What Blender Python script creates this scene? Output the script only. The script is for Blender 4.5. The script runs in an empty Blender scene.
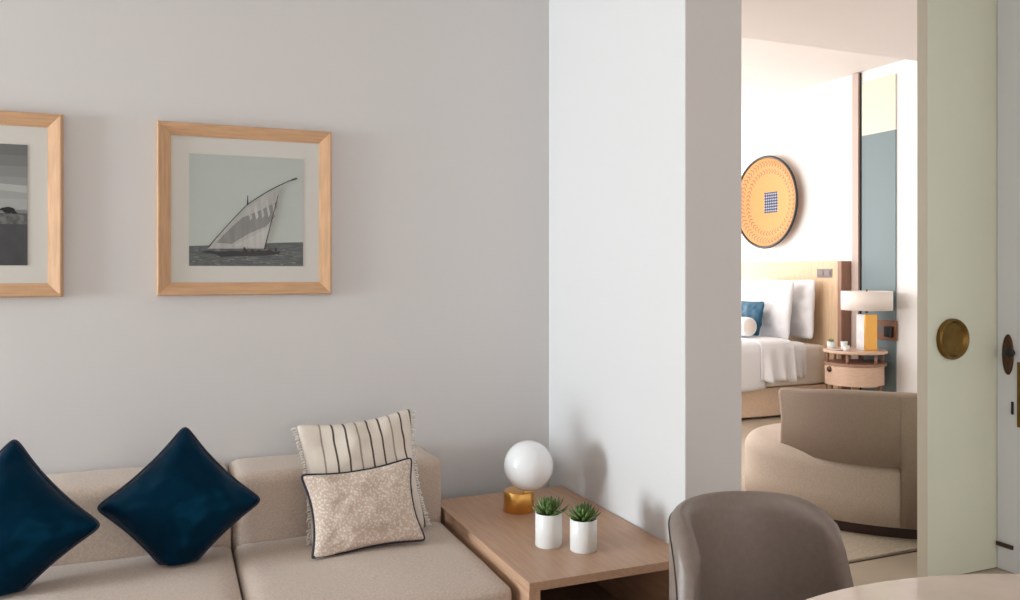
import bpy, bmesh, math, random
from mathutils import Vector, Matrix, noise
random.seed(7)
PI = math.pi
R = math.radians
C = bpy.context.scene.collection
SC = bpy.context.scene

# ------------------------------------------------------------------ camera, world, light
EYE = 1.296
cam_d = bpy.data.cameras.new('camera')
cam = bpy.data.objects.new('camera', cam_d); C.objects.link(cam)
cam.location = (0, 0, EYE)
cam.rotation_euler = (R(90), 0, -math.atan2(.382, .924))
cam_d.sensor_width = 36; cam_d.lens = 818 / 1020 * 36
cam_d.shift_y = -28 / 1020
cam_d.clip_start = .05
SC.camera = cam

SC.view_settings.view_transform = 'Standard'
SC.view_settings.look = 'None'
SC.view_settings.gamma = 1
SC.view_settings.use_curve_mapping = False
SC.view_settings.exposure = 0.0

w = bpy.data.worlds.new('world'); SC.world = w; w.use_nodes = True
bg = w.node_tree.nodes['Background']
bg.inputs[0].default_value = (.95, .93, .95, 1); bg.inputs[1].default_value = 1.0


def area(name, loc, rot, sx, sy, power, col):
    d = bpy.data.lights.new(name, 'AREA'); d.shape = 'RECTANGLE'
    d.size = sx; d.size_y = sy; d.energy = power; d.color = col
    o = bpy.data.objects.new(name, d); C.objects.link(o)
    o.location = loc; o.rotation_euler = rot
    return o

# daylight in three window openings, plus added fill behind the camera
area('daylight_living_left', (-5.65, 2.40, 1.25), (0, R(-90), 0), 1.6, 1.2, 365, (.84, .94, 1))
area('fill_living_rear', (1.3, -3.15, 1.5), (R(90), 0, 0), 3.4, 2.3, 46, (1, .88, .80))  # unseen warm fill added at the rear, not a known source
area('daylight_bedroom', (3.6, 9.15, 1.6), (R(-90), 0, 0), 3.4, 2.5, 185, (1, .97, .95))
area('daylight_bedroom_left', (1.58, 6.4, 1.5), (0, R(-90), 0), 2.4, 3.4, 100, (1, .97, .95))

# ------------------------------------------------------------------ materials
def new_mat(name):
    m = bpy.data.materials.new(name); m.use_nodes = True
    return m, m.node_tree, m.node_tree.nodes['Principled BSDF']


def mat(name, col, rough=.6, metal=0, var=0, vscale=8, bump=0, bscale=200, stretch=(1, 1, 1), col2=None,
        spec=.5, sheen=0, coat=0):
    m, nt, p = new_mat(name)
    p.inputs['Roughness'].default_value = rough
    p.inputs['Metallic'].default_value = metal
    p.inputs['Specular IOR Level'].default_value = spec
    if sheen:
        p.inputs['Sheen Weight'].default_value = sheen
    if coat:
        p.inputs['Coat Weight'].default_value = coat
    c = tuple(col) + (1,)
    p.inputs['Base Color'].default_value = c
    tc = nt.nodes.new('ShaderNodeTexCoord'); mp = nt.nodes.new('ShaderNodeMapping')
    mp.inputs['Scale'].default_value = stretch
    nt.links.new(tc.outputs['Object'], mp.inputs[0])
    if var or col2:
        n = nt.nodes.new('ShaderNodeTexNoise'); n.inputs['Scale'].default_value = vscale
        n.inputs['Detail'].default_value = 5
        nt.links.new(mp.outputs[0], n.inputs['Vector'])
        r = nt.nodes.new('ShaderNodeValToRGB')
        if col2:
            a, b = c, tuple(col2) + (1,)
        else:
            a = tuple(x * (1 - var) for x in col) + (1,)
            b = tuple(min(1, x * (1 + var)) for x in col) + (1,)
        r.color_ramp.elements[0].position = .35; r.color_ramp.elements[0].color = a
        r.color_ramp.elements[1].position = .65; r.color_ramp.elements[1].color = b
        nt.links.new(n.outputs['Fac'], r.inputs[0])
        nt.links.new(r.outputs[0], p.inputs['Base Color'])
    if bump:
        n2 = nt.nodes.new('ShaderNodeTexNoise'); n2.inputs['Scale'].default_value = bscale
        n2.inputs['Detail'].default_value = 3
        nt.links.new(mp.outputs[0], n2.inputs['Vector'])
        b = nt.nodes.new('ShaderNodeBump'); b.inputs['Strength'].default_value = bump
        b.inputs['Distance'].default_value = .002
        nt.links.new(n2.outputs['Fac'], b.inputs['Height'])
        nt.links.new(b.outputs[0], p.inputs['Normal'])
    return m


class NT:
    """small helper to write maths with nodes"""
    def __init__(s, nt): s.nt = nt
    def m(s, op, a, b=None, c=None):
        n = s.nt.nodes.new('ShaderNodeMath'); n.operation = op
        for i, v in enumerate((a, b, c)):
            if v is None: continue
            if isinstance(v, (int, float)): n.inputs[i].default_value = v
            else: s.nt.links.new(v, n.inputs[i])
        return n.outputs[0]
    def mix(s, f, a, b):
        n = s.nt.nodes.new('ShaderNodeMix'); n.data_type = 'RGBA'
        for i, v in ((0, f), (6, a), (7, b)):
            if isinstance(v, tuple): n.inputs[i].default_value = v + (1,)
            elif isinstance(v, (int, float)): n.inputs[i].default_value = v
            else: s.nt.links.new(v, n.inputs[i])
        return n.outputs[2]
    def xyz(s):
        tc = s.nt.nodes.new('ShaderNodeTexCoord'); sp = s.nt.nodes.new('ShaderNodeSeparateXYZ')
        s.nt.links.new(tc.outputs['Object'], sp.inputs[0])
        return sp.outputs


M = {}
M['wall'] = mat('wall_paint', (.66, .645, .64), .9, bump=.04, bscale=120, spec=.2)
M['wall_bed'] = mat('bedroom_wall_paint', (.86, .85, .84), .9, spec=.2)
M['ceil'] = mat('ceiling_paint', (.72, .67, .64), .95, spec=.1)
M['floor'] = mat('floor_stone', (.50, .42, .33), .45, var=.08, vscale=3)
M['rug'] = mat('rug_weave', (.52, .44, .34), .95, var=.12, vscale=90, bump=.6, bscale=160)
M['oak'] = mat('light_oak', (.57, .34, .19), .5, var=.10, vscale=9, stretch=(1, 12, 12), bump=.05, bscale=60)
M['oak_v'] = mat('light_oak_upright', (.57, .34, .19), .5, var=.10, vscale=9, stretch=(12, 12, 1), bump=.05, bscale=60)
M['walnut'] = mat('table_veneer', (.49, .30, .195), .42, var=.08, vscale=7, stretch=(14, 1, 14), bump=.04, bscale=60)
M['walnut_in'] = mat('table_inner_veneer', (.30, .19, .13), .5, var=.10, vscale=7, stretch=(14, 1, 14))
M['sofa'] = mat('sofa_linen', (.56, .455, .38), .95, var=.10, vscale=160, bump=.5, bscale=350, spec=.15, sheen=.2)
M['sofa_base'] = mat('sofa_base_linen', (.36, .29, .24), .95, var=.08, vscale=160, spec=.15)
M['blue'] = mat('blue_velvet', (.0008, .008, .022), .38, spec=.32, var=.25, vscale=6, bump=.12, bscale=60)
_p = M['blue'].node_tree.nodes['Principled BSDF']
_p.inputs['Specular Tint'].default_value = (.05, .55, 1, 1)
M['blue_pipe'] = mat('blue_piping', (.002, .014, .035), .6)
M['navy_pipe'] = mat('navy_piping', (.008, .012, .03), .6)
M['cream'] = mat('cream_linen', (.86, .82, .77), .95, bump=.3, bscale=250, spec=.2)
M['white_pot'] = mat('white_ceramic', (.80, .79, .77), .35)
M['soil'] = mat('dark_soil', (.03, .02, .015), .95, var=.4, vscale=80)
M['leaf'] = mat('succulent_leaf', (.05, .13, .03), .45, col2=(.19, .28, .08), vscale=30)
M['brass'] = mat('brushed_brass', (.80, .44, .12), .28, metal=1, bump=.05, bscale=100, stretch=(1, 1, 30))
M['old_brass'] = mat('aged_brass', (.20, .12, .035), .35, metal=1, var=.15, vscale=20)
M['bronze'] = mat('dark_bronze', (.10, .055, .035), .4, metal=.8)
M['opal'] = mat('opal_glass', (.86, .87, .88), .12, coat=.3)
M['mat_board'] = mat('picture_mount', (.62, .60, .56), .9)
M['leather'] = mat('taupe_leather', (.21, .165, .14), .42, var=.05, vscale=60, bump=.15, bscale=250)
M['leather_out'] = mat('pale_leather_edge', (.42, .37, .32), .45, var=.05, vscale=60)
M['pipe'] = mat('dark_seam', (.03, .022, .02), .7)
M['stone_top'] = mat('polished_stone', (.66, .54, .45), .14, var=.05, vscale=12, coat=.4)
M['metal_dark'] = mat('dark_metal', (.05, .045, .04), .4, metal=.7)
M['sage'] = mat('sage_lacquer', (.70, .72, .59), .5, var=.015, vscale=3)
M['sage_edge'] = mat('sage_edge_trim', (.66, .63, .52), .5)
M['door_white'] = mat('pale_blue_grey_paint', (.80, .84, .87), .5)
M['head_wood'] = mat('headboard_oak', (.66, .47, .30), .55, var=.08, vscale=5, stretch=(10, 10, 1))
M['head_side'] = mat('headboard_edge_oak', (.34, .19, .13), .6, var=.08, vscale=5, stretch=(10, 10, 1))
M['linen_white'] = mat('white_bed_linen', (.86, .86, .88), .9, spec=.2)
M['bed_base'] = mat('bed_base_fabric', (.82, .62, .46), .9, var=.04, vscale=60)
M['mattress'] = mat('cream_mattress', (.88, .80, .72), .9)
M['teal'] = mat('teal_velvet', (.005, .075, .14), .6)
M['nest'] = mat('nightstand_oak', (.66, .46, .34), .5, var=.06, vscale=6, stretch=(3, 3, 14))
M['shade'] = mat('lampshade_linen', (.85, .78, .72), .9)
M['marble'] = mat('white_marble', (.82, .82, .83), .25, col2=(.62, .64, .68), vscale=7)
M['glass_blue'] = mat('blue_grey_glass', (.19, .25, .265), .45, spec=.25)
M['glass_reflect'] = mat('pale_glass_reflection', (.68, .70, .58), .3)
M['trim_wood'] = mat('pale_trim', (.52, .41, .36), .6)
M['socket'] = mat('walnut_plate', (.25, .11, .05), .5)
M['black'] = mat('black_plastic', (.01, .01, .01), .4)
M['steel_plate'] = mat('steel_switch_plate', (.16, .13, .12), .45, metal=.3)
M['boucle'] = mat('beige_boucle', (.60, .50, .42), .95, var=.06, vscale=120, bump=.4, bscale=220, spec=.15)
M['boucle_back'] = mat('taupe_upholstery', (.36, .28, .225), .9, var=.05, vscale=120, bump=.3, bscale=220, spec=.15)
M['plinth'] = mat('dark_plinth', (.05, .022, .018), .5)
M['win'] = mat('window_frame_paint', (.75, .74, .72), .5)


def glass_mat():
    m, nt, p = new_mat('clear_glass')
    p.inputs['Base Color'].default_value = (.95, .97, .97, 1)
    p.inputs['Roughness'].default_value = .02
    p.inputs['Transmission Weight'].default_value = 1
    return m
M['clear'] = glass_mat()


def stripe_mat():
    m, nt, p = new_mat('striped_linen'); k = NT(nt); X = k.xyz()
    p.inputs['Roughness'].default_value = .95; p.inputs['Specular IOR Level'].default_value = .2
    pos = k.m('ADD', X[0], .5 + .022)
    f = k.m('FRACT', k.m('DIVIDE', pos, .0410))
    d = k.m('ABSOLUTE', k.m('SUBTRACT', f, .5))
    line = k.m('LESS_THAN', d, .08)
    idx = k.m('FLOOR', k.m('DIVIDE', pos, .0410))
    odd = k.m('LESS_THAN', k.m('MODULO', idx, 3), .5)
    lc = k.mix(odd, (.09, .07, .055), (.34, .29, .24))
    edge = k.m('GREATER_THAN', X[0], -.135)
    line = k.m('MULTIPLY', line, edge)
    n = nt.nodes.new('ShaderNodeTexNoise'); n.inputs['Scale'].default_value = 200
    base = k.mix(n.outputs[0], (.66, .59, .51), (.80, .74, .66))
    # plain pale end panels
    band = k.m('GREATER_THAN', k.m('ABSOLUTE', k.m('SUBTRACT', X[0], -.15)), 1)
    nt.links.new(k.mix(line, base, lc), p.inputs['Base Color'])
    return m
M['stripe'] = stripe_mat()


def dapple_mat():
    m, nt, p = new_mat('dappled_linen'); k = NT(nt)
    p.inputs['Roughness'].default_value = .95; p.inputs['Specular IOR Level'].default_value = .2
    tc = nt.nodes.new('ShaderNodeTexCoord')
    v = nt.nodes.new('ShaderNodeTexVoronoi'); v.inputs['Scale'].default_value = 120
    nt.links.new(tc.outputs['Object'], v.inputs['Vector'])
    f = k.m('LESS_THAN', v.outputs['Distance'], .42)
    nt.links.new(k.mix(f, (.60, .48, .40), (.75, .67, .59)), p.inputs['Base Color'])
    return m
M['dapple'] = dapple_mat()


def shield_mat(Rd):
    m, nt, p = new_mat('woven_disc'); k = NT(nt); X = k.xyz()
    y, z = X[1], X[2]
    r = k.m('DIVIDE', k.m('SQRT', k.m('ADD', k.m('MULTIPLY', y, y), k.m('MULTIPLY', z, z))), Rd)
    a = k.m('ARCTAN2', z, y)
    n = nt.nodes.new('ShaderNodeTexNoise'); n.inputs['Scale'].default_value = 60
    base = k.mix(n.outputs[0], (.52, .22, .07), (.69, .33, .12))
    def leaf(r0, hw, cnt):
        dr = k.m('DIVIDE', k.m('SUBTRACT', r, r0), hw)            # -1..1 over the band
        band = k.m('LESS_THAN', k.m('ABSOLUTE', dr), 1)
        ph = k.m('ADD', k.m('MULTIPLY', a, cnt), k.m('MULTIPLY', k.m('ABSOLUTE', dr), 3.2))
        return k.m('MULTIPLY', band, k.m('GREATER_THAN', k.m('SINE', ph), .45))
    l = k.m('MAXIMUM', leaf(.84, .06, 56), leaf(.68, .05, 46))
    c = k.mix(l, base, (.26, .12, .07))
    inside = k.m('MULTIPLY', k.m('LESS_THAN', k.m('ABSOLUTE', y), .10), k.m('LESS_THAN', k.m('ABSOLUTE', z), .105))
    q = k.m('SINE', k.m('MULTIPLY', k.m('ADD', y, z), 110)); q2 = k.m('SINE', k.m('MULTIPLY', k.m('SUBTRACT', y, z), 110))
    chk = k.m('GREATER_THAN', k.m('MULTIPLY', q, q2), .25)
    c = k.mix(inside, c, k.mix(chk, (.012, .03, .09), (.35, .36, .38)))
    nt.links.new(c, p.inputs['Base Color']); p.inputs['Roughness'].default_value = .8
    return m


def flat(name, c, rough=.35, var=0, vscale=20, stretch=(1, 1, 1), col2=None):
    return mat(name, c, rough, var=var, vscale=vscale, stretch=stretch, col2=col2, spec=.3)

# ------------------------------------------------------------------ mesh helpers
def obj(name, bm, m, parent=None, smooth=False, loc=None, mats=None):
    me = bpy.data.meshes.new(name)
    bmesh.ops.recalc_face_normals(bm, faces=bm.faces)
    bm.to_mesh(me); bm.free()
    for mm in (mats or [m]): me.materials.append(mm)
    if smooth:
        for f in me.polygons: f.use_smooth = True
    o = bpy.data.objects.new(name, me); C.objects.link(o)
    if parent: o.parent = parent
    if loc: o.location = loc
    return o


def tag(o, label, cat, group=None):
    o['label'] = label; o['category'] = cat
    if group: o['group'] = group
    return o


def thing(name, label, cat, loc=(0, 0, 0), rotz=0, group=None):
    o = bpy.data.objects.new(name, None); C.objects.link(o)
    o.location = loc; o.rotation_euler = (0, 0, rotz); o.empty_display_size = .1
    return tag(o, label, cat, group)


def struct(name, bm, m, parent=None, **k):
    o = obj(name, bm, m, parent, **k)
    if not parent: o['kind'] = 'structure'
    return o


def add_box(bm, x0, x1, y0, y1, z0, z1, bev=0, seg=2, mi=0):
    t = bmesh.new()
    bmesh.ops.create_cube(t, size=1)
    for v in t.verts:
        v.co = Vector((x0 + (v.co.x + .5) * (x1 - x0), y0 + (v.co.y + .5) * (y1 - y0), z0 + (v.co.z + .5) * (z1 - z0)))
    if bev:
        bmesh.ops.bevel(t, geom=t.edges[:], offset=bev, segments=seg, profile=.5, affect='EDGES')
    for f in t.faces: f.material_index = mi
    me = bpy.data.meshes.new('t'); t.to_mesh(me); t.free(); bm.from_mesh(me); bpy.data.meshes.remove(me)
    return bm


def bx(*a, **k): return add_box(bmesh.new(), *a, **k)


def add_lathe(bm, prof, n=32, c=(0, 0, 0), sx=1, sy=1, mi=0):
    rings = []
    for r, z in prof:
        if r < 1e-5:
            rings.append([bm.verts.new((c[0], c[1], c[2] + z))])
        else:
            rings.append([bm.verts.new((c[0] + r * sx * math.cos(2 * PI * i / n), c[1] + r * sy * math.sin(2 * PI * i / n), c[2] + z)) for i in range(n)])
    for a, b in zip(rings, rings[1:]):
        for i in range(n):
            j = (i + 1) % n
            vs = [a[i % len(a)], a[j % len(a)], b[j % len(b)], b[i % len(b)]]
            u = []
            for v in vs:
                if v not in u: u.append(v)
            if len(u) > 2:
                f = bm.faces.new(u); f.material_index = mi
    return bm


def lathe(*a, **k): return add_lathe(bmesh.new(), *a, **k)


def add_tube(bm, pts, r, n=8, closed=False, cap=True, mi=0):
    pts = [Vector(p) for p in pts]; N = len(pts)
    rad = r if isinstance(r, (list, tuple)) else [r] * N
    rings = []; up = None
    for i, p in enumerate(pts):
        if closed: t = pts[(i + 1) % N] - pts[i - 1]
        else: t = pts[min(i + 1, N - 1)] - pts[max(i - 1, 0)]
        t.normalize()
        if up is None:
            up = Vector((0, 0, 1)) if abs(t.z) < .9 else Vector((1, 0, 0))
        s = t.cross(up)
        if s.length < 1e-4: s = t.cross(Vector((0, 1, 0)))
        s.normalize(); up = s.cross(t).normalized()
        rings.append([bm.verts.new(p + rad[i] * (math.cos(2 * PI * k / n) * s + math.sin(2 * PI * k / n) * up)) for k in range(n)])
    for i in range(N if closed else N - 1):
        a, b = rings[i], rings[(i + 1) % N]
        for k in range(n):
            f = bm.faces.new((a[k], a[(k + 1) % n], b[(k + 1) % n], b[k])); f.material_index = mi
    if cap and not closed:
        bm.faces.new(rings[0]); bm.faces.new(rings[-1])
    return bm


def prism(poly, z0, z1, bev=0, seg=3):
    bm = bmesh.new()
    a = [bm.verts.new((x, y, z0)) for x, y in poly]; b = [bm.verts.new((x, y, z1)) for x, y in poly]
    n = len(poly)
    bm.faces.new(a[::-1]); bm.faces.new(b)
    for i in range(n): bm.faces.new((a[i], a[(i + 1) % n], b[(i + 1) % n], b[i]))
    if bev:
        es = [e for e in bm.edges if abs(e.verts[0].co.z - e.verts[1].co.z) < 1e-6]
        bmesh.ops.bevel(bm, geom=es, offset=bev, segments=seg, profile=.5, affect='EDGES')
    return bm


def cushion_box(x0, x1, y0, y1, z0, z1, bev=.03, puff=.012, nx=16, seed=0):
    """upholstered block: rounded, gently crowned, slightly uneven"""
    bm = bx(x0, x1, y0, y1, z0, z1)
    bmesh.ops.subdivide_edges(bm, edges=bm.edges[:], cuts=nx, use_grid_fill=True)
    cx, cy, cz = (x0 + x1) / 2, (y0 + y1) / 2, (z0 + z1) / 2
    hx, hy, hz = (x1 - x0) / 2, (y1 - y0) / 2, (z1 - z0) / 2
    for v in bm.verts:
        p = v.co - Vector((cx, cy, cz))
        a, b, c = p.x / hx, p.y / hy, p.z / hz
        q = Vector((max(-hx + bev, min(hx - bev, p.x)), max(-hy + bev, min(hy - bev, p.y)), max(-hz + bev, min(hz - bev, p.z))))
        d = p - q
        if d.length > 1e-6: p = q + d.normalized() * bev
        k = (1 - a * a) * (1 - b * b)
        if c > .9: p.z += puff * k
        k2 = (1 - a * a) * max(0, 1 - c * c)
        if b < -.9: p.y -= puff * .6 * k2
        nn = noise.noise(Vector((p.x * 4 + seed, p.y * 4, p.z * 4))) * .004
        if c > .9: p.z += nn
        v.co = p + Vector((cx, cy, cz))
    return bm


def pillow(wd, ht, T, pinch=.06, n=28, seed=0, wr=.006, mw=None, zmin=None, ymax=None, pw=.5, cr=.06):
    """pillow in the XZ plane, thin along Y. mw = world matrix for pressing on seat and back. returns bm, rim points"""
    bm = bmesh.new(); hx, hz = wd / 2, ht / 2
    def co(i, j, s):
        a = -1 + 2 * i / n; b = -1 + 2 * j / n
        a = math.copysign(1 - (1 - abs(a)) ** 1.25, a); b = math.copysign(1 - (1 - abs(b)) ** 1.25, b)
        x = a * hx * (1 - pinch * (1 - abs(b) ** 2.2)); z = b * hz * (1 - pinch * (1 - abs(a) ** 2.2))
        e = (1 - a ** 2) * (1 - b ** 2)
        th = T / 2 * max(e, 0) ** pw
        wv = wr * noise.noise(Vector((a * 2.2 + seed, b * 2.2, s * 3))) * min(1, e * 6)
        wv += wr * .5 * noise.noise(Vector((a * 5 + seed, b * 5, s * 3 + 7))) * min(1, e * 6)
        f = 1 - cr * (abs(a) * abs(b)) ** 10
        return Vector((x * f, s * (th) + wv, z * f))
    def press(p):
        if mw is None: return p
        q = mw @ p
        if zmin is not None and q.z < zmin: q.z = zmin
        if ymax is not None and q.y > ymax: q.y = ymax
        return mw.inverted() @ q
    F = {}; B = {}
    for i in range(n + 1):
        for j in range(n + 1):
            rim = i in (0, n) or j in (0, n)
            F[i, j] = bm.verts.new(press(co(i, j, -1)))
            B[i, j] = F[i, j] if rim else bm.verts.new(press(co(i, j, 1)))
    for i in range(n):
        for j in range(n):
            bm.faces.new((F[i, j], F[i + 1, j], F[i + 1, j + 1], F[i, j + 1]))
            vs = (B[i, j], B[i, j + 1], B[i + 1, j + 1], B[i + 1, j])
            if len(set(vs)) == 4:
                try: bm.faces.new(vs)
                except ValueError: pass
    rim = [(i, 0) for i in range(n)] + [(n, j) for j in range(n)] + [(i, n) for i in range(n, 0, -1)] + [(0, j) for j in range(n, 0, -1)]
    pts = [F[k].co.copy() for k in rim]
    return bm, pts


def soften(pts, r):
    return pts[::1]


def place_matrix(loc, yaw=0, lean=0, roll=0):
    return Matrix.Translation(loc) @ Matrix.Rotation(yaw, 4, 'Z') @ Matrix.Rotation(-lean, 4, 'X') @ Matrix.Rotation(roll, 4, 'Y')


def throw_pillow(name, label, wd, ht, T, loc, yaw, lean, roll, m, pipe_m, pipe_r=.004, zmin=None, ymax=None, group=None, cat='cushion', **k):
    mw = place_matrix(loc, yaw, lean, roll)
    if zmin is not None: zmin += pipe_r
    bm, pts = pillow(wd, ht, T, mw=mw, zmin=zmin, ymax=ymax, **k)
    o = obj(name, bm, m, smooth=True); o.matrix_world = mw
    tag(o, label, cat, group)
    if pipe_m:
        t = bmesh.new(); add_tube(t, pts, pipe_r, 8, closed=True)
        obj('piping', t, pipe_m, o, smooth=True)
    return o

# ------------------------------------------------------------------ the setting
HC = 2.80      # living room ceiling
HB = 3.07      # bedroom ceiling
YA = 3.213     # picture wall
XB = 1.511     # face of the partition by the side table
XP = 1.734     # its bedroom side
YP = 2.196     # its free end
XU = 5.66      # headboard wall

struct('floor', bx(-5.8, 6.0, -3.2, 9.3, -.10, 0), M['floor'])
struct('ceiling', bx(-5.8, 6.0, -3.2, 4.28, HC, HC + .12), M['ceil'])
bm = bx(XB, 6.0, 4.28, 9.3, HB, HB + .12)
struct('ceiling_bedroom', bm, M['ceil'])
bm = bx(XB, 6.0, 4.28, 4.32, HC + .12, HB)
struct('trim_2', bm, M['ceil'])
struct('wall_back', bx(-5.8, XB, YA, YA + .15, 0, HC), M['wall'])
struct('wall_partition', bx(XB, XP, YP, 4.28, 0, HC, bev=.004), M['wall'])


def wall_open_x(x0, x1, y0, y1, h, oy0, oy1, oz0, oz1):
    bm = bmesh.new()
    add_box(bm, x0, x1, y0, oy0, 0, h); add_box(bm, x0, x1, oy1, y1, 0, h)
    add_box(bm, x0, x1, oy0, oy1, 0, oz0); add_box(bm, x0, x1, oy0, oy1, oz1, h)
    return bm


def wall_open_y(x0, x1, y0, y1, h, ox0, ox1, oz0, oz1):
    bm = bmesh.new()
    add_box(bm, x0, ox0, y0, y1, 0, h); add_box(bm, ox1, x1, y0, y1, 0, h)
    add_box(bm, ox0, ox1, y0, y1, 0, oz0); add_box(bm, ox0, ox1, y0, y1, oz1, h)
    return bm


def window_x(name, x, y0, y1, z0, z1, n):
    bm = bmesh.new(); f = .05
    add_box(bm, x - .03, x + .03, y0, y1, z0, z0 + f); add_box(bm, x - .03, x + .03, y0, y1, z1 - f, z1)
    for i in range(n + 1):
        c = y0 + f / 2 + (y1 - y0 - f) * i / n
        add_box(bm, x - .03, x + .03, c - f / 2, c + f / 2, z0 + f, z1 - f)
    return struct(name, bm, M['win'])


def window_y(name, y, x0, x1, z0, z1, n):
    bm = bmesh.new(); f = .05
    add_box(bm, x0, x1, y - .03, y + .03, z0, z0 + f); add_box(bm, x0, x1, y - .03, y + .03, z1 - f, z1)
    for i in range(n + 1):
        c = x0 + f / 2 + (x1 - x0 - f) * i / n
        add_box(bm, c - f / 2, c + f / 2, y - .03, y + .03, z0 + f, z1 - f)
    return struct(name, bm, M['win'])

struct('wall_left', wall_open_x(-5.65, -5.5, -3.0, YA, HC, 1.75, 3.05, .3, 2.1), M['wall'])
struct('wall_bedroom', wall_open_x(XB, XP, 4.28, 9.0, HB, 4.6, 8.2, .3, 2.75), M['wall_bed'])
window_x('window_4', 1.62, 4.6, 8.2, .3, 2.75, 3)
window_x('window_1', -5.58, 1.75, 3.05, .3, 2.1, 1)
struct('wall_rear', wall_open_y(-5.65, 3.5, -3.1, -2.95, HC, -.4, 3.0, .3, 2.6), M['wall'])
window_y('fill_window_2', -3.03, -.4, 3.0, .3, 2.6, 3)  # unseen window added to carry the warm rear fill
struct('wall_far', wall_open_y(XB, 6.0, 9.0, 9.15, HB, 1.9, 5.3, .3, 2.85), M['wall_bed'])
window_y('window_3', 9.08, 1.9, 5.3, .3, 2.85, 3)
struct('wall_headboard', bx(XU, XU + .15, 2.6, 9.0, 0, HB), M['wall_bed'])
# wall that takes up the sliding door, and the return beside it
YD = 2.493
struct('wall_pocket', bx(3.40, XU + .15, YD + .055, YD + .10, 0, HC), M['wall'])
struct('wall_right', bx(3.345, 3.50, -3.0, YD - .25, 0, HC), M['wall'])

# sliding door leaf
d = bx(2.922, 3.40, YD, YD + .05, .005, HC - .02)
door = struct('door_1', bx(0, .478, 0, .05, 0, HC - .03), M['sage'], loc=(2.922, YD, .005))
door['label'] = 'sage green sliding door leaf between living room and bedroom'
obj('edge_strip', bx(-.004, .0, 0, .05, 0, HC - .03), M['sage_edge'], door)
bm = lathe([(0, .003), (.066, .003), (.070, .004), (.074, .020), (.082, .022), (.087, .014), (.087, 0)], 40)
bmesh.ops.rotate(bm, verts=bm.verts, matrix=Matrix.Rotation(R(90), 3, 'X'))
obj('door_pull', bm, M['old_brass'], door, smooth=True, loc=(3.056 - 2.922, -.0005, 1.012 - .005))
d_ = bpy.data.meshes.new('x')

# pale door leaf folded back beside the sliding door
XD = 3.333
leaf = struct('door_2', bx(0, .012, -1.2, 0, 0, HC - .03), M['door_white'], loc=(XD, YD - .004, .005))
leaf['label'] = 'pale blue-grey door leaf at the right edge of the picture'
bm = lathe([(0, .006), (.070, .006), (.086, .004), (.088, 0)], 32)
bmesh.ops.rotate(bm, verts=bm.verts, matrix=Matrix.Rotation(R(-90), 3, 'Y'))
bmesh.ops.scale(bm, verts=bm.verts, vec=(1, .30, 1))
pl = obj('handle_plate', bm, M['bronze'], leaf, smooth=True, loc=(-.0005, -.050, .935))
bm = lathe([(0, .03), (.018, .03), (.022, .024), (.014, .012), (.014, 0)], 20)
bmesh.ops.rotate(bm, verts=bm.verts, matrix=Matrix.Rotation(R(-90), 3, 'Y'))
obj('knob', bm, M['black'], pl, smooth=True, loc=(-.005, -.022, .01))
d_strip = bx(-.010, 0, -.075, .0, .100, .118, bev=.002)
obj('floor_guide', d_strip, M['plinth'], leaf)
bm = bx(-.006, 0, -.125, -.093, .63, .907, bev=.002)
obj('strike_plate', bm, M['old_brass'], leaf)
bm = bx(-.006, 0, -.076, -.066, .68, .735, bev=.002)
obj('keyhole', bm, M['black'], leaf)

# bedroom wall trims
t1 = struct('trim_1', bx(XU - .03, XU, 5.53, 5.60, 0, HB - .005), M['trim_wood'])
bm = bx(XU - .012, XU, 5.518, 5.53, 0, HB - .005)
struct('trim_3', bm, M['black'])

# ------------------------------------------------------------------ pictures on the wall
FW = .622
def frame_bm(W, Hh, m=.047, dp=.030):
    bm = bmesh.new()
    # mitred moulding: outer lip high, sloping to the inner lip
    prof = [(0, 0), (0, dp * .7), (.004, dp), (.008, dp), (m, dp * .45), (m, 0)]   # (inset, protrusion towards -y)
    rings = []
    for ins, pr in prof:
        x0, x1, z0, z1 = ins, W - ins, ins, Hh - ins
        rings.append([bm.verts.new(c) for c in ((x0, -pr, z0), (x1, -pr, z0), (x1, -pr, z1), (x0, -pr, z1))])
    for a, b in zip(rings, rings[1:] + rings[:1]):
        for i in range(4):
            j = (i + 1) % 4
            f = bm.faces.new((a[i], a[j], b[j], b[i])); f.material_index = 0 if i in (0, 2) else 1
    return bm


def poly(bm, pts, y, mi):
    vs = [bm.verts.new((x, y, z)) for x, z in pts]
    f = bm.faces.new(vs); f.material_index = mi
    if f.normal.y > 0: f.normal_flip()
    return f


def framed(label, x0, z0, printer, mats):
    t = thing('picture_frame', label, 'framed picture', (x0, YA - .001, z0), group='framed photographs on the wall')
    obj('frame', frame_bm(FW, FW + .006), None, t, mats=[M['oak'], M['oak_v']])
    obj('mount', bx(.045, FW - .045, -.010, -.004, .045, FW + .006 - .045), M['mat_board'], t)
    a, b = .108, .108 + .407
    bm = bx(a, b, -.0115, -.0102, a, a + .410)
    S = .41
    printer(bm, lambda u, v: (a + u * .407, a + v * .41))
    me = obj('photograph', bm, None, t, mats=mats)
    return t

sky = flat('print_sky', (.42, .46, .43), .3)
sea = flat('print_sea', (.085, .095, .095), .3, var=.35, vscale=40, stretch=(1, 1, 8))
sailm = [flat('print_sail_%d' % i, c, .3, var=.10, vscale=10, stretch=(6, 1, 1)) for i, c in enumerate([(.36, .36, .34), (.20, .20, .19), (.42, .42, .40)])]
hullm = flat('print_hull', (.012, .012, .014), .3)
lightm = flat('print_foam', (.22, .23, .23), .3, var=.3, vscale=60)


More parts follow.
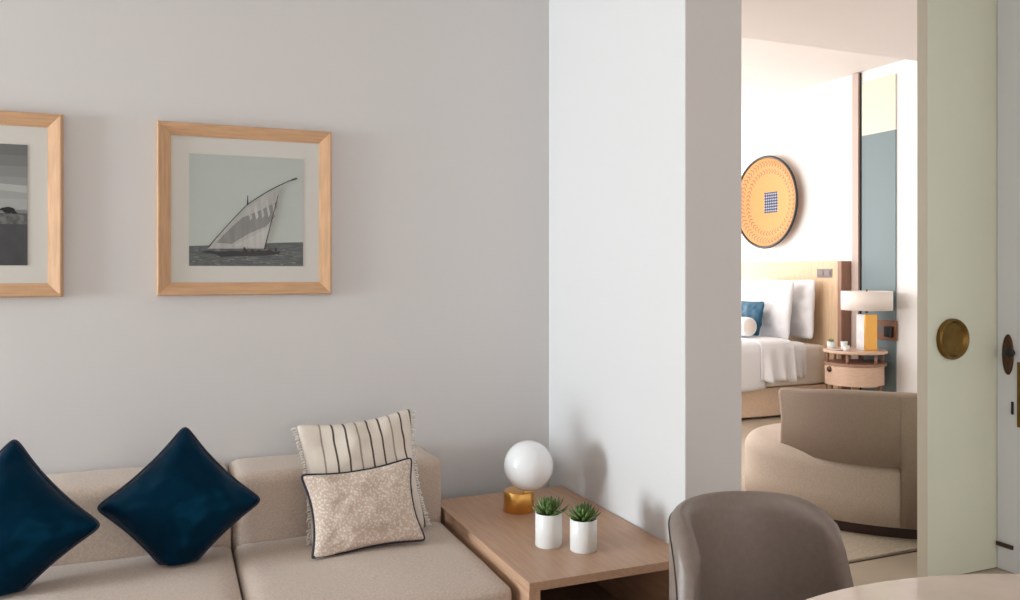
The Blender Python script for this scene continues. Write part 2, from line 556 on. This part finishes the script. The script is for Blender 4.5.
def dhow(bm, P):
    e = [-.0116]
    def pg(pts, mi):
        e[0] -= .00006
        poly(bm, [P((x + 12) / 532, (558 - y) / 518) for x, y in pts], e[0], mi)
    pg([(-12, 558), (520, 558), (520, 442), (400, 446), (310, 452), (100, 462), (-12, 466)], 1)
    rnd = random.Random(3)
    for i in range(60):     # wave glints
        x = rnd.uniform(-5, 480); y = rnd.uniform(470, 550); l = rnd.uniform(8, 30)
        pg([(x, y), (x + l, y - 1), (x + l + 3, y + 1.2), (x + 2, y + 2)], 5)
    out = [(70, 478), (110, 440), (150, 392), (200, 335), (250, 280), (300, 244), (350, 210), (400, 180), (430, 165), (415, 195), (402, 215), (398, 260), (388, 310), (372, 365), (350, 425), (330, 475)]
    pg(out, 2)
    pg([(110, 450), (160, 395), (230, 330), (300, 300), (395, 250), (385, 320), (340, 370), (260, 405), (180, 455)], 3)
    for k in range(5):
        x = 255 + k * 28
        pg([(x, 300 - k * 16), (x + 9, 290 - k * 16), (x + 22, 330 - k * 6), (x + 12, 345 - k * 6)], 4 if k % 2 else 2)
    pg([(190, 462), (290, 410), (372, 362), (352, 420), (330, 476)], 4)
    yd = [(72, 470), (100, 436), (150, 378), (200, 322), (250, 268), (300, 232), (350, 200), (400, 172), (450, 147), (490, 132)]
    pg(yd + [(490, 139), (452, 151), (400, 177), (350, 205), (300, 237), (250, 273), (200, 327), (150, 383), (102, 440), (76, 474)], 6)
    pg([(462, 140), (490, 131), (490, 139), (470, 143)], 6)
    pg([(250, 272), (253, 225), (256, 225), (258, 270)], 6)
    pg([(330, 478), (398, 215), (400, 218), (335, 480)], 6)
    pg([(40, 494), (75, 486), (110, 492), (180, 487), (230, 490), (245, 478), (262, 492), (275, 480), (290, 490), (300, 482), (330, 486), (360, 480), (375, 490), (408, 488), (404, 500), (340, 508), (210, 512), (130, 516), (110, 504)], 6)
    pg([(235, 470), (243, 470), (245, 488), (233, 488)], 6); pg([(385, 470), (391, 470), (392, 488), (384, 488)], 6)


framed('square oak frame with black-and-white photo of a sailing boat', -.050, 1.2105, dhow, [sky, sea, sailm[0], sailm[1], sailm[2], lightm, hullm])


def shore(bm, P):
    e = [-.0116]
    def pg(pts, mi):
        e[0] -= .00006
        poly(bm, [P(x, z) for x, z in pts], e[0], mi)
    for i in range(6):
        pg([(0, .46 + .09 * i), (1, .46 + .09 * i), (1, .46 + .09 * (i + 1)), (0, .46 + .09 * (i + 1))], 5 + i)
    pg([(0, .50), (.35, .60), (.7, .68), (1, .66), (1, .60), (.8, .62), (.5, .55), (.2, .49)], 2)
    pg([(0, 0), (1, 0), (1, .43), (0, .43)], 1)
    pg([(0, .35), (1, .34), (1, .42), (0, .44)], 3)
    pg([(.1, .44), (.16, .48), (.4, .49), (.55, .47), (.66, .43), (1, .42), (1, .38), (.1, .38)], 3)
    rnd = random.Random(5)
    for cx in (.2, .38, .5, .62, .74, .86):
        r = .045 if cx > .7 else .06
        pg([(cx + r * math.cos(a * PI / 6) * rnd.uniform(.9, 1.2), .455 + r * .6 * math.sin(a * PI / 6)) for a in range(12)], 4)
    pg([(.78, .45), (.82, .475), (.88, .475), (.93, .43), (.90, .425), (.86, .45)], 4)
    for x in [.15 + .05 * i for i in range(13)]:
        pg([(x, .37), (x + .012, .37), (x + .012, .44), (x, .44)], 4 if rnd.random() > .4 else 2)


greys = [flat('print_cloud_%d' % i, (g, g * 1.03, g), .3) for i, g in enumerate((.34, .30, .25, .21, .17, .14))]
framed('square oak frame with a grey beach photo, cut by the left edge', -.969, 1.2105, shore,
       [flat('print_base', (.2, .2, .2)), flat('print_sand', (.06, .062, .065), .3, var=.2, vscale=8), flat('print_haze', (.38, .39, .38), .3), flat('print_land', (.12, .12, .12), .3, var=.4, vscale=60), hullm] + greys)

# ------------------------------------------------------------------ sofa
ZS = .384; YF = 2.205; YB = 2.92; CW = .748; XR = .938
sofa = thing('sofa', 'long beige linen sofa with low block back along the picture wall', 'sofa', (0, 0, 0))
s0 = XR - 3 * CW
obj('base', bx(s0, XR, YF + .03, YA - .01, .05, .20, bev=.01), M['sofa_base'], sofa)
for x in (s0 + .08, XR - .14):
    for y in (YF + .08, YA - .12):
        obj('leg', bx(x, x + .06, y, y + .06, 0, .05), M['metal_dark'], sofa)
for i in range(3):
    a = s0 + i * CW
    obj('seat_cushion', cushion_box(a + .003, a + CW - (.003 if i < 2 else .010), YF, YB + .01, .20, ZS - .008, bev=.028, puff=.010, nx=22, seed=i), M['sofa'], sofa, smooth=True)
    b = obj('back_cushion', cushion_box(a + .002, a + CW - .002, YB, YA - .004, .20, .603, bev=.030, puff=.006, nx=22, seed=i + 5), M['sofa'], sofa, smooth=True)
    t = bmesh.new()
    add_tube(t, [(a + .03, YB + .012, .594), (a + CW - .03, YB + .012, .594)], .0025, 6)
    obj('seam', t, M['sofa'], b, smooth=True)

# cushions on the sofa
throw_pillow('throw_pillow', 'dark blue velvet cushion standing on one corner, nearest the striped cushion', .355, .355, .16,
             (.027, 2.80, .560), R(-4), R(16), R(47), M['blue'], M['blue_pipe'], .005, zmin=ZS + .004, ymax=YB - .004,
             pinch=.11, seed=1, wr=.012, group='blue velvet cushions on the sofa', cat='cushion')
throw_pillow('throw_pillow', 'dark blue velvet cushion at the far left, cut by the picture edge', .375, .375, .17,
             (-.450, 2.735, .556), R(-4), R(17), R(48), M['blue'], M['blue_pipe'], .005, zmin=ZS + .004, ymax=YB - .004,
             pinch=.11, seed=4, wr=.012, group='blue velvet cushions on the sofa', cat='cushion')
st = throw_pillow('throw_pillow', 'square cream cushion with thin dark stripes and fringed sides', .43, .44, .13,
                  (.616, 2.835, .580), R(2), R(14), R(-4), M['stripe'], None, .0, zmin=ZS + .004, ymax=YB - .004, pinch=.13, seed=2, wr=.018, pw=.42)
# fringe down both sides
rnd = random.Random(9)
for s in (-1, 1):
    bm = bmesh.new()
    for i in range(46):
        z = -.20 + .40 * i / 45
        k = .215 * (1 - .13 * (1 - abs(z / .215) ** 2.2))
        l = rnd.uniform(.008, .015)
        p0 = Vector((s * (k - .004), 0, z)); p1 = Vector((s * (k + l * .6), rnd.uniform(-.004, .004), z + rnd.uniform(-.004, .002))); p2 = Vector((s * (k + l), rnd.uniform(-.006, .006), z - .006 + rnd.uniform(-.004, .004)))
        add_tube(bm, [p0, p1, p2], [.0032, .003, .002], 5)
    obj('fringe', bm, M['cream'], st, smooth=True)
throw_pillow('throw_pillow', 'small oblong dappled beige cushion with navy piping, in front of the striped one', .395, .288, .10,
             (.590, 2.695, .512), R(3), R(22), R(-3), M['dapple'], M['navy_pipe'], .0045, zmin=ZS + .004, pinch=.15, seed=3, wr=.014, pw=.42)

# ------------------------------------------------------------------ side table with its things
ZT = .405
tb = thing('side_table', 'low square wooden side table with open front at the sofa end', 'side table', (0, 0, 0))
X0, X1, Y0, Y1 = .945, 1.506, 2.142, 3.070
obj('tabletop', bx(X0, X1, Y0, Y1, ZT - .026, ZT, bev=.0015), M['walnut'], tb)
obj('side_panel', bx(X0, X0 + .035, Y0, Y1, 0, ZT - .026), M['walnut'], tb)
obj('side_panel', bx(X1 - .03, X1, Y0, Y1, 0, ZT - .026), M['walnut'], tb)
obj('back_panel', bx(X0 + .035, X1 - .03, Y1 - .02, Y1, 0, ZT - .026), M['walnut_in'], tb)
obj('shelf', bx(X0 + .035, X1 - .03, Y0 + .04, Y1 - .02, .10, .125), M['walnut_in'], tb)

lamp = thing('table_lamp', 'round white globe lamp on a brass drum base', 'lamp', (1.185 * .9 / .9 - .0, 2.78, ZT))
lamp.location = (1.200, 2.815, ZT)
obj('base', lathe([(0, 0), (.055, 0), (.0572, .002), (.0572, .074), (.055, .076), (0, .076)], 48), M['brass'], lamp, smooth=False)
for f in lamp.children[0].data.polygons: f.use_smooth = abs(f.normal.z) < .5
bm = bmesh.new(); bmesh.ops.create_uvsphere(bm, u_segments=48, v_segments=32, radius=.0915)
obj('globe', bm, M['opal'], lamp, smooth=True, loc=(.018, -.048, .176))
t = bmesh.new(); add_tube(t, [(.014, -.030, .05), (.016, -.040, .092)], .014, 16)
obj('socket', t, M['brass'], lamp, smooth=True)


def succulent(label, loc, seed, leaves, h, spread, ph=.107):
    t = thing('potted_succulent', label, 'plant', loc, group='succulents on the side table')
    r = .0435
    bm = lathe([(0, 0), (r - .002, 0), (r, .002), (r, ph), (r - .001, ph + .001), (r - .003, ph), (r - .004, ph - .02), (0, ph - .02)], 40)
    p = obj('pot', bm, M['white_pot'], t, smooth=True)
    for f in p.data.polygons: f.use_smooth = abs(f.normal.z) < .6
    obj('soil', lathe([(0, ph - .006), (.02, ph - .007), (r - .0045, ph - .012), (0, ph - .016)], 24), M['soil'], t)
    rnd = random.Random(seed); bm = bmesh.new()
    for i in range(leaves):
        f = i / leaves
        az = i * 2.39996 + rnd.uniform(-.2, .2)
        el = R(20 + 62 * f + rnd.uniform(-8, 8))
        L = spread * (1 - .35 * f) * rnd.uniform(.85, 1.15)
        wd = .0085 * rnd.uniform(.85, 1.1)
        base = Vector((.008 * math.cos(az), .008 * math.sin(az), ph - .008 + .018 * f))
        side = Vector((-math.sin(az), math.cos(az), 0)); rows = []
        pos = base.copy(); e = el - .25
        for s in range(6):
            q = s / 5
            d = Vector((math.cos(az) * math.cos(e), math.sin(az) * math.cos(e), math.sin(e)))
            nrm = side.cross(d).normalized()
            ww = wd * (.55 + .9 * q - 1.45 * q ** 3.0) if q < 1 else .0003
            ww = max(ww, .0003)
            rows.append([bm.verts.new(pos + side * ww + nrm * .001), bm.verts.new(pos - nrm * ww * .35), bm.verts.new(pos - side * ww + nrm * .001), bm.verts.new(pos + nrm * ww * .28)])
            pos = pos + d * (L / 5); e += .14
        for a, b in zip(rows, rows[1:]):
            for k in range(4):
                bm.faces.new((a[k], a[(k + 1) % 4], b[(k + 1) % 4], b[k]))
        bm.faces.new(rows[0]); bm.faces.new(rows[-1])
    obj('foliage', bm, M['leaf'], t, smooth=True)
    return t

succulent('green succulent in white cylinder pot, nearer the globe lamp', (1.136, 2.418, ZT), 11, 34, .1, .066)
succulent('green succulent in white cylinder pot, further from the globe lamp', (1.221, 2.336, ZT), 23, 42, .1, .058, .100)

# ------------------------------------------------------------------ dining table and chair
dt = thing('dining_table', 'round polished stone dining table in the bottom right corner', 'table', (1.2095, .387, 0))
TZ = .70
obj('tabletop', lathe([(0, TZ - .025), (.77, TZ - .025), (.795, TZ - .012), (.80, TZ - .004), (.796, TZ), (0, TZ)], 128), M['stone_top'], dt, smooth=False)
for f in dt.children[0].data.polygons: f.use_smooth = abs(f.normal.z) < .9
obj('column', lathe([(0, .03), (.16, .03), (.075, .18), (.06, .40), (.09, .6), (.16, TZ - .025), (0, TZ - .025)], 48), M['metal_dark'], dt, smooth=True)
obj('foot', lathe([(0, 0), (.30, 0), (.30, .012), (.28, .02), (.1, .035), (0, .035)], 64), M['metal_dark'], dt)


def chair():
    t = thing('dining_chair', 'taupe leather tub chair pushed up to the round table', 'chair', (1.275, 1.67, 0), R(4))
    # backrest shell: local x lateral, -y front; concave towards the front
    n, mrow = 36, 26
    ZB, ZTp = .36, .733
    def S(a, v):                       # a lateral -1..1, v 0 bottom..1 top
        z = ZB + (ZTp - ZB) * v
        hw = .215 + .055 * (1 - v)
        ang = a * R(78)
        rad = .30
        # rounded top corners
        top = 1
        x = hw * math.sin(ang) / math.sin(R(78))
        y = .02 - .20 * (1 - math.cos(ang)) / (1 - math.cos(R(78))) + .06 * (v - .3)
        k = abs(a)
        drop = 0
        return Vector((x, y, z))
    bm = bmesh.new(); F = []; B = []
    th = .026
    def shell(a, v, s, off=0):
        # outline as rounded rectangle: squeeze upper corners
        k = abs(a)
        vmax = 1 - .0 * k
        c = max(0, (k - .5) / .5)
        vm = 1 - .005 * k ** 2 - .30 * (1 - math.sqrt(max(0, 1 - c ** 3.0)))
        vv = v * vm
        p = S(a, vv)
        e = 1e-3
        n_ = (S(a + e, vv) - S(a - e, vv)).cross(S(a, vv + e) - S(a, vv - e)).normalized()
        edge = min(1, (1 - v) / .10, (1 - k) / .07)
        tt = th * math.sqrt(max(0, 1 - (1 - max(0, edge)) ** 2))
        tt = max(tt, 0)
        return p + n_ * s * (tt + .001 + off)
    rows = {}
    for s in (-1, 1):
        for i in range(n + 1):
            for j in range(mrow + 1):
                rows[s, i, j] = bm.verts.new(shell(-1 + 2 * i / n, 1 - (1 - j / mrow) ** 1.6, s))
    for s in (-1, 1):
        for i in range(n):
            for j in range(mrow):
                f = bm.faces.new((rows[s, i, j], rows[s, i + 1, j], rows[s, i + 1, j + 1], rows[s, i, j + 1]))
    for i in range(n):
        bm.faces.new((rows[-1, i, mrow], rows[-1, i + 1, mrow], rows[1, i + 1, mrow], rows[1, i, mrow]))
        bm.faces.new((rows[-1, i, 0], rows[-1, i + 1, 0], rows[1, i + 1, 0], rows[1, i, 0]))
    for j in range(mrow):
        for i in (0, n):
            bm.faces.new((rows[-1, i, j], rows[-1, i, j + 1], rows[1, i, j + 1], rows[1, i, j]))
    rim = []
    for q in range(0, 121):
        ph = PI - PI * q / 120
        rim.append(shell(.945 * math.copysign(abs(math.cos(ph)) ** .35, math.cos(ph)), .02 + .925 * math.sin(ph) ** .35 if 0 < q < 120 else .02, -1, .0005))
    back = obj('backrest', bm, M['leather'], t, smooth=True)
    b2 = bmesh.new(); add_tube(b2, rim, .0022, 6)
    obj('piping', b2, M['pipe'], back, smooth=True)
    outl = [(.225 * math.copysign(abs(math.cos(q)) ** .7, math.cos(q)), -.20 + .215 * math.copysign(abs(math.sin(q)) ** .7, math.sin(q))) for q in [2 * PI * i / 48 for i in range(48)]]
    obj('seat', prism(outl, .37, .44, bev=.02, seg=4), M['leather'], t, smooth=True)
    for sx in (-1, 1):
        for sy in (-1, 1):
            b3 = bmesh.new()
            add_tube(b3, [(sx * .15, -.20 + sy * .14, .375), (sx * .20, -.20 + sy * .20, 0)], [.014, .008], 12)
            obj('leg', b3, M['metal_dark'], t, smooth=True)
    return t
chair()

# ------------------------------------------------------------------ bedroom
# bed, head against the headboard wall, its long side facing us
BY0, BY1 = 5.79, 7.60
hb = thing('headboard', 'tall pale oak headboard panel behind the bed', 'headboard', (0, 0, 0))
obj('panel', bx(XU - .12, XU - .002, 5.68, 7.75, .0, 1.395, bev=.004), M['head_wood'], hb)
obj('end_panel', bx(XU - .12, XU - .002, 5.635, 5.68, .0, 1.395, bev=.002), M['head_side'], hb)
sp = obj('switch_plate', bx(XU - .126, XU - .12, 5.745, 5.93, 1.245, 1.325, bev=.002), M['steel_plate'], hb)
for k in range(2):
    obj('switch', bx(XU - .130, XU - .126, 5.765 + k * .085, 5.825 + k * .085, 1.262, 1.308, bev=.001), M['steel_plate'], sp)

bed = thing('bed', 'wide bed made up with white linen against the oak headboard', 'bed', (0, 0, 0))
obj('bed_base', bx(3.55, XU - .125, BY0 + .02, BY1, .02, .27, bev=.01), M['bed_base'], bed)
obj('mattress', cushion_box(3.55, XU - .125, BY0 + .01, BY1,   .27, .640, bev=.04, puff=.01), M['mattress'], bed, smooth=True)
obj('plinth', bx(3.65, XU - .2, BY0 + .10, BY1 - .1, 0, .02), M['plinth'], bed)


def drape(x0, x1, ztop, zbot, hang_y, amp, seed, n=60, thick=.0, wav=9):
    """linen lying over the bed and hanging down its long side"""
    bm = bmesh.new(); rows = []
    prof = [(BY1 - .02, ztop)] + [(BY1 - .3 - k * .35, ztop) for k in range(4)] + [(BY0 + .06, ztop), (BY0 + .02, ztop - .006), (hang_y + .004, ztop - .03), (hang_y, ztop - .08)]
    m = 9
    for k in range(1, m + 1): prof.append((hang_y, ztop - .08 + (zbot - ztop + .08) * k / m))
    for i in range(n + 1):
        x = x0 + (x1 - x0) * i / n; row = []
        for j, (y, z) in enumerate(prof):
            d = max(0, j - 7) / (len(prof) - 8)
            yy = y - abs(amp * d * (.5 + .5 * math.sin(x * 2 * PI * wav + seed) + .4 * noise.noise(Vector((x * 9, d * 2, seed)))))
            zz = z + .012 * d * math.sin(x * 2 * PI * wav * .7 + seed * 2) + (.006 * noise.noise(Vector((x * 7, y * 5, seed))) if j <= 6 else 0)
            row.append(bm.verts.new((x, yy, zz)))
        rows.append(row)
    for a, b in zip(rows, rows[1:]):
        for j in range(len(prof) - 1): bm.faces.new((a[j], b[j], b[j + 1], a[j + 1]))
    return bm


def sheet(name, bm, m, parent, th):
    o = obj(name, bm, m, parent, smooth=True)
    s = o.modifiers.new('s', 'SOLIDIFY'); s.thickness = th; s.offset = 0
    return o
sheet('duvet', drape(3.52, 4.80, .675, .275, BY0 - .02, .015, 1, wav=2), M['linen_white'], bed, .03)
sheet('folded_sheet', drape(4.74, 5.10, .692, .335, BY0 - .045, .045, 3, wav=7), M['linen_white'], bed, .012)
sheet('under_sheet', drape(5.05, 5.26, .660, .36, BY0 - .02, .03, 5, wav=8), M['linen_white'], bed, .008)


def bed_pillow(label, x, y, z, wd, ht, T, lean, m, seed, group=None, name='bed_pillow', zmin=.70, pinch=.05):
    mw = Matrix.Translation((x, y, z)) @ Matrix.Rotation(R(-90), 4, 'Z') @ Matrix.Rotation(-lean, 4, 'X')
    # facing -x : local -y -> world -x
    bm, pts = pillow(wd, ht, T, pinch=pinch, seed=seed, wr=.02, mw=mw, zmin=zmin)
    o = obj(name, bm, m, smooth=True); o.matrix_world = mw
    tag(o, label, 'pillow' if name == 'bed_pillow' else 'cushion', group)
    return o
bed_pillow('white bed pillow leaning on the oak headboard, behind the other', 5.42, 6.22, .955, .78, .56, .18, R(3), M['linen_white'], 2, 'white pillows on the bed', zmin=.665)
bed_pillow('white bed pillow in front, right behind the teal cushion', 5.22, 6.32, .945, .84, .57, .19, R(7), M['linen_white'], 8, 'white pillows on the bed', zmin=.665)
bed_pillow('small teal blue cushion on the bed, against the white pillows', 5.01, 6.26, .865, .40, .33, .11, R(12), M['teal'], 4, name='throw_pillow')
bm = bmesh.new()
L = .62
add_lathe(bm, [(0, 0), (.07, .0), (.084, .012), (.086, .03), (.086, L - .03), (.08, L - .006), (0, L)], 32)
bmesh.ops.rotate(bm, verts=bm.verts, matrix=Matrix.Rotation(R(-90), 3, 'X'))
bo = obj('bolster_pillow', bm, M['linen_white'], smooth=True, loc=(4.82, 5.99, .800))
tag(bo, 'white cylindrical bolster lying on the bed before the teal cushion', 'pillow')
bm = lathe([(0, .004), (.055, .004), (.06, 0)], 24)
bmesh.ops.rotate(bm, verts=bm.verts, matrix=Matrix.Rotation(R(90), 3, 'X'))
obj('end_cap', bm, M['mattress'], bo, smooth=True, loc=(0, -.001, 0))

# woven disc on the wall
RD = .467
disc = thing('wall_disc', 'round woven orange wall disc with black rim above the bed', 'wall decoration', (XU, 6.69, 2.005))
bm = bmesh.new(); prof = [(0, .012), (.12, .016), (.25, .034), (.36, .060), (.45, .095), (.455, .088), (.36, .050), (.2, .012), (0, .002)]
add_lathe(bm, prof, 72)
bmesh.ops.rotate(bm, verts=bm.verts, matrix=Matrix.Rotation(R(-90), 3, 'Y'))
obj('woven_face', bm, shield_mat(RD), disc, smooth=True)
bm = bmesh.new()
add_tube(bm, [(-.092, (RD - .008) * math.cos(2 * PI * i / 72), (RD - .008) * math.sin(2 * PI * i / 72)) for i in range(72)], .014, 10, closed=True)
obj('rim', bm, M['black'], disc, smooth=True)
t = bx(-.004, -.001, -.04, .04, -.04, .04); obj('wall_bracket', t, M['metal_dark'], disc)

# glass panel, socket
gp = thing('glass_wall_panel', 'tall blue-grey glass panel on the wall behind the bedside lamp', 'wall panel', (XU, 5.14, 0))
obj('lower_pane', bx(-.012, -.001, 0, .365, .0, 2.50), M['glass_blue'], gp)
obj('upper_reflection', bx(-.012, -.001, 0, .365, 2.50, 2.97), M['glass_reflect'], gp)  # reflection on the upper glass put into a paler colour
sk = thing('socket_plate', 'walnut wall socket plate beside the bedside lamp', 'socket', (XU - .0125, 5.23, .80))
obj('plate', bx(-.012, 0, -.11, .11, -.085, .085, bev=.003), M['socket'], sk)
obj('insert', bx(-.016, -.012, 0.0, .09, -.03, .03, bev=.002), M['steel_plate'], sk)
obj('plug', bx(-.055, -.012, -.085, -.015, -.055, .035, bev=.006), M['black'], sk)

# nightstand
NX, NY = 5.385, 5.325
ns = thing('nightstand', 'round pale wood nightstand with a curved drawer beside the bed', 'nightstand', (NX, NY, 0))
obj('top', lathe([(0, .610), (.247, .610), (.256, .615), (.256, .630), (.252, .635), (0, .635)], 64), M['nest'], ns)
obj('shelf', lathe([(0, .510), (.247, .510), (.247, .530), (0, .530)], 64), M['head_side'], ns)
obj('carcass', lathe([(0, .350), (.23, .350), (.23, .510), (0, .510)], 64), M['nest'], ns)
bm = bmesh.new()
for i in range(25):
    pass
pts = [(math.cos(a), math.sin(a)) for a in [R(150 + 120 * i / 24) for i in range(25)]]
outer = [(.247 * x, .247 * y) for x, y in pts]; inner = [(.232 * x, .232 * y) for x, y in pts[::-1]]
dr = obj('drawer', prism(outer + inner, .345, .505), M['nest'], ns)
a = R(172)
bm = lathe([(0, .014), (.022, .012), (.026, 0)], 20)
bmesh.ops.rotate(bm, verts=bm.verts, matrix=Matrix.Rotation(R(-90), 3, 'Y')); bmesh.ops.rotate(bm, verts=bm.verts, matrix=Matrix.Rotation(a - PI, 3, 'Z'))
obj('knob', bm, M['bronze'], dr, smooth=True, loc=(.248 * math.cos(a), .248 * math.sin(a), .475))
for q in range(6):
    a = R(30 + 60 * q)
    t = bmesh.new(); add_tube(t, [(.225 * math.cos(a), .225 * math.sin(a), .530), (.225 * math.cos(a), .225 * math.sin(a), .610)], .012, 8)
    obj('post', t, M['head_side'], ns, smooth=True)
for q in range(4):
    a = R(45 + 90 * q)
    t = bmesh.new(); add_tube(t, [(.19 * math.cos(a), .19 * math.sin(a), .350), (.20 * math.cos(a), .20 * math.sin(a), 0)], [.02, .014], 10)
    obj('leg', t, M['head_side'], ns, smooth=True)

bl = thing('table_lamp', 'bedside lamp with a wide cream drum shade and marble block base', 'lamp', (5.425, 5.235, .635), R(-12))
obj('base', bx(-.055, .055, -.045, .065, 0, .305, bev=.004), M['marble'], bl)
obj('brass_side', bx(-.056, .056, -.062, -.045, 0, .305, bev=.001), M['brass'], bl)
t = bmesh.new(); add_tube(t, [(0, 0, .315), (0, 0, .39)], .012, 12); obj('neck', t, M['old_brass'], bl, smooth=True)
t = bmesh.new(); add_lathe(t, [(.199, .340), (.203, .340), (.203, .500), (.199, .500), (.199, .340)], 56)
add_lathe(t, [(0, .39), (.199, .39), (.199, .393), (0, .393)], 56)
sh = obj('lamp_shade', t, M['shade'], bl)
for f in sh.data.polygons: f.use_smooth = abs(f.normal.z) < .5
t = bmesh.new(); add_tube(t, [(0, 0, .393), (0, 0, .515)], .006, 8); obj('finial', t, M['old_brass'], bl, smooth=True)

pp = thing('small_plant_pot', 'tiny white pot with a green sprig on the nightstand edge', 'plant', (5.20, 5.405, .635))
obj('pot', lathe([(0, 0), (.028, 0), (.034, .068), (.031, .068), (.028, .055), (0, .055)], 24), M['white_pot'], pp, smooth=True)
bm = bmesh.new(); rnd = random.Random(2)
for i in range(16):
    a = i * 2.4; e = R(rnd.uniform(30, 80)); l = .04
    add_tube(bm, [(0, 0, .055), (math.cos(a) * math.cos(e) * l * .6, math.sin(a) * math.cos(e) * l * .6, .055 + math.sin(e) * l * .6), (math.cos(a) * math.cos(e) * l, math.sin(a) * math.cos(e) * l, .055 + math.sin(e) * l)], [.003, .005, .001], 5)
obj('foliage', bm, M['leaf'], pp, smooth=True)
def cup(name, label, x, y, m, h, r, g):
    t = thing(name, label, 'cup', (x, y, .635), group=g)
    obj('body', lathe([(0, 0), (r * .8, 0), (r, h), (r - .003, h), (r * .75, .006), (0, .006)], 24), m, t, smooth=True)
for k, (x, y) in enumerate([(5.24, 5.30), (5.205, 5.24)]):
    cup('cup', ['taller white cup on the nightstand beside the marble lamp', 'shorter white cup on the nightstand beside the marble lamp'][k], x, y, M['white_pot'], .075 - .03 * k, .028, None)
cc = obj('cup_saucer', lathe([(0, 0), (.03, 0), (.05, .008), (.048, .010), (.028, .004), (0, .004)], 24), M['white_pot'], smooth=True, loc=(5.19, 5.33, .635))
tag(cc, 'tiny white saucer between the cups and the plant pot', 'dish')

# curved lounge sofa
def camw(x, z): return (.924 * x + .382 * z, -.382 * x + .924 * z)
CX, CY = camw(2.03, 4.467)
e1 = Vector(camw(.93, -.36)).normalized(); e2 = Vector(camw(.36, .93)).normalized()
AA, BB = .72, .56
def el(th, k=1.0, extra=0):
    p = e1 * ((AA * k + extra) * math.cos(th)) + e2 * ((BB * k + extra) * math.sin(th))
    return (p.x, p.y)
ls = thing('lounge_sofa', 'curved beige lounge sofa with wraparound back, seen from behind', 'sofa', (CX, CY, .010))
N = 72
obj('plinth', prism([el(2 * PI * i / N, .95) for i in range(N)], 0, .055), M['plinth'], ls)
seat = bmesh.new(); SR = []
zp = [(0, .055), (0, .18), (0, .30)] + [(.08 * (1 - math.cos(R(q))), .298 + .08 * math.sin(R(q))) for q in range(10, 91, 10)]
for off, z in zp:
    SR.append([seat.verts.new((*el(2 * PI * i / N, 1, -off), z)) for i in range(N)])
for r0, r1 in zip(SR, SR[1:]):
    for i in range(N): seat.faces.new((r0[i], r0[(i + 1) % N], r1[(i + 1) % N], r1[i]))
seat.faces.new(SR[0][::-1]); seat.faces.new(SR[-1])
obj('seat', seat, M['boucle'], ls, smooth=True)
def backrest():
    bm = bmesh.new(); n = 90; rows = []
    TC = 274                                   # the back runs down to the floor from here on
    degs = [218 + (TC - 218) * i / 30 for i in range(31)] + [TC + (430 - TC) * i / 60 for i in range(61)]
    for i, deg in enumerate(degs):
        th = R(deg)
        s = min(1, max(0, (deg - 216) / 45)); s = s * s * (3 - 2 * s)
        k = .90 + .125 * s
        zb = (.350 - .006 * s) if i < 31 else .06
        zt = .668 + .035 * s
        cs = []
        T = .075
        o1 = Vector(el(th, k, 0)); i1 = Vector(el(th, k, -T))
        flare = .02
        q = .018
        # cross-section loop: outer bottom, outer top, rounded lip, inner top, inner bottom
        sec = [(0.0, zb), (-.004, (zb + zt) / 2), (flare * .6, zt - q), (flare * .4 - q * .4, zt - q * .3), (-q, zt), (-T + q, zt), (-T + q * .3, zt - q * .3), (-T, zt - q), (-T, zb)]
        row = []
        for off, z in sec:
            p = Vector(el(th, k, off))
            row.append(bm.verts.new((p.x, p.y, z)))
        rows.append(row)
    for a, b in zip(rows, rows[1:]):
        m = len(a)
        for j in range(m): bm.faces.new((a[j], a[(j + 1) % m], b[(j + 1) % m], b[j]))
    bm.faces.new(rows[0]); bm.faces.new(rows[-1])
    return bm, [r[4].co.copy() for r in rows]
bb, lip = backrest()
br = obj('backrest', bb, M['boucle_back'], ls, smooth=True)
bm = bmesh.new()
for i in range(31): pass
rows = []
for i in range(31):
    th = R(292 + 88 * i / 30); f = i / 30
    k = min(1, 6 * f, 6 * (1 - f)) ** .5 if 0 < f < 1 else .02
    r = []
    for q in range(12):
        a = 2 * PI * q / 12
        off = -.16 + .055 * math.cos(a) * k; z = .54 + .165 * math.sin(a) * k
        p = el(th, 1.0, off); r.append(bm.verts.new((p[0], p[1], z)))
    rows.append(r)
for a, b in zip(rows, rows[1:]):
    for j in range(12): bm.faces.new((a[j], a[(j + 1) % 12], b[(j + 1) % 12], b[j]))
bm.faces.new(rows[0]); bm.faces.new(rows[-1])
obj('back_cushion', bm, M['boucle'], ls, smooth=True)

# rug under it
rg = obj('rug', bx(1.95, 5.0, 2.80, 4.95, .001, .009, bev=.002), M['rug'])
tag(rg, 'flat woven beige rug under the curved lounge sofa', 'rug')
struct('trim_4', bx(XP, XU, 2.782, 2.792, -.002, .0015), M['pipe'])
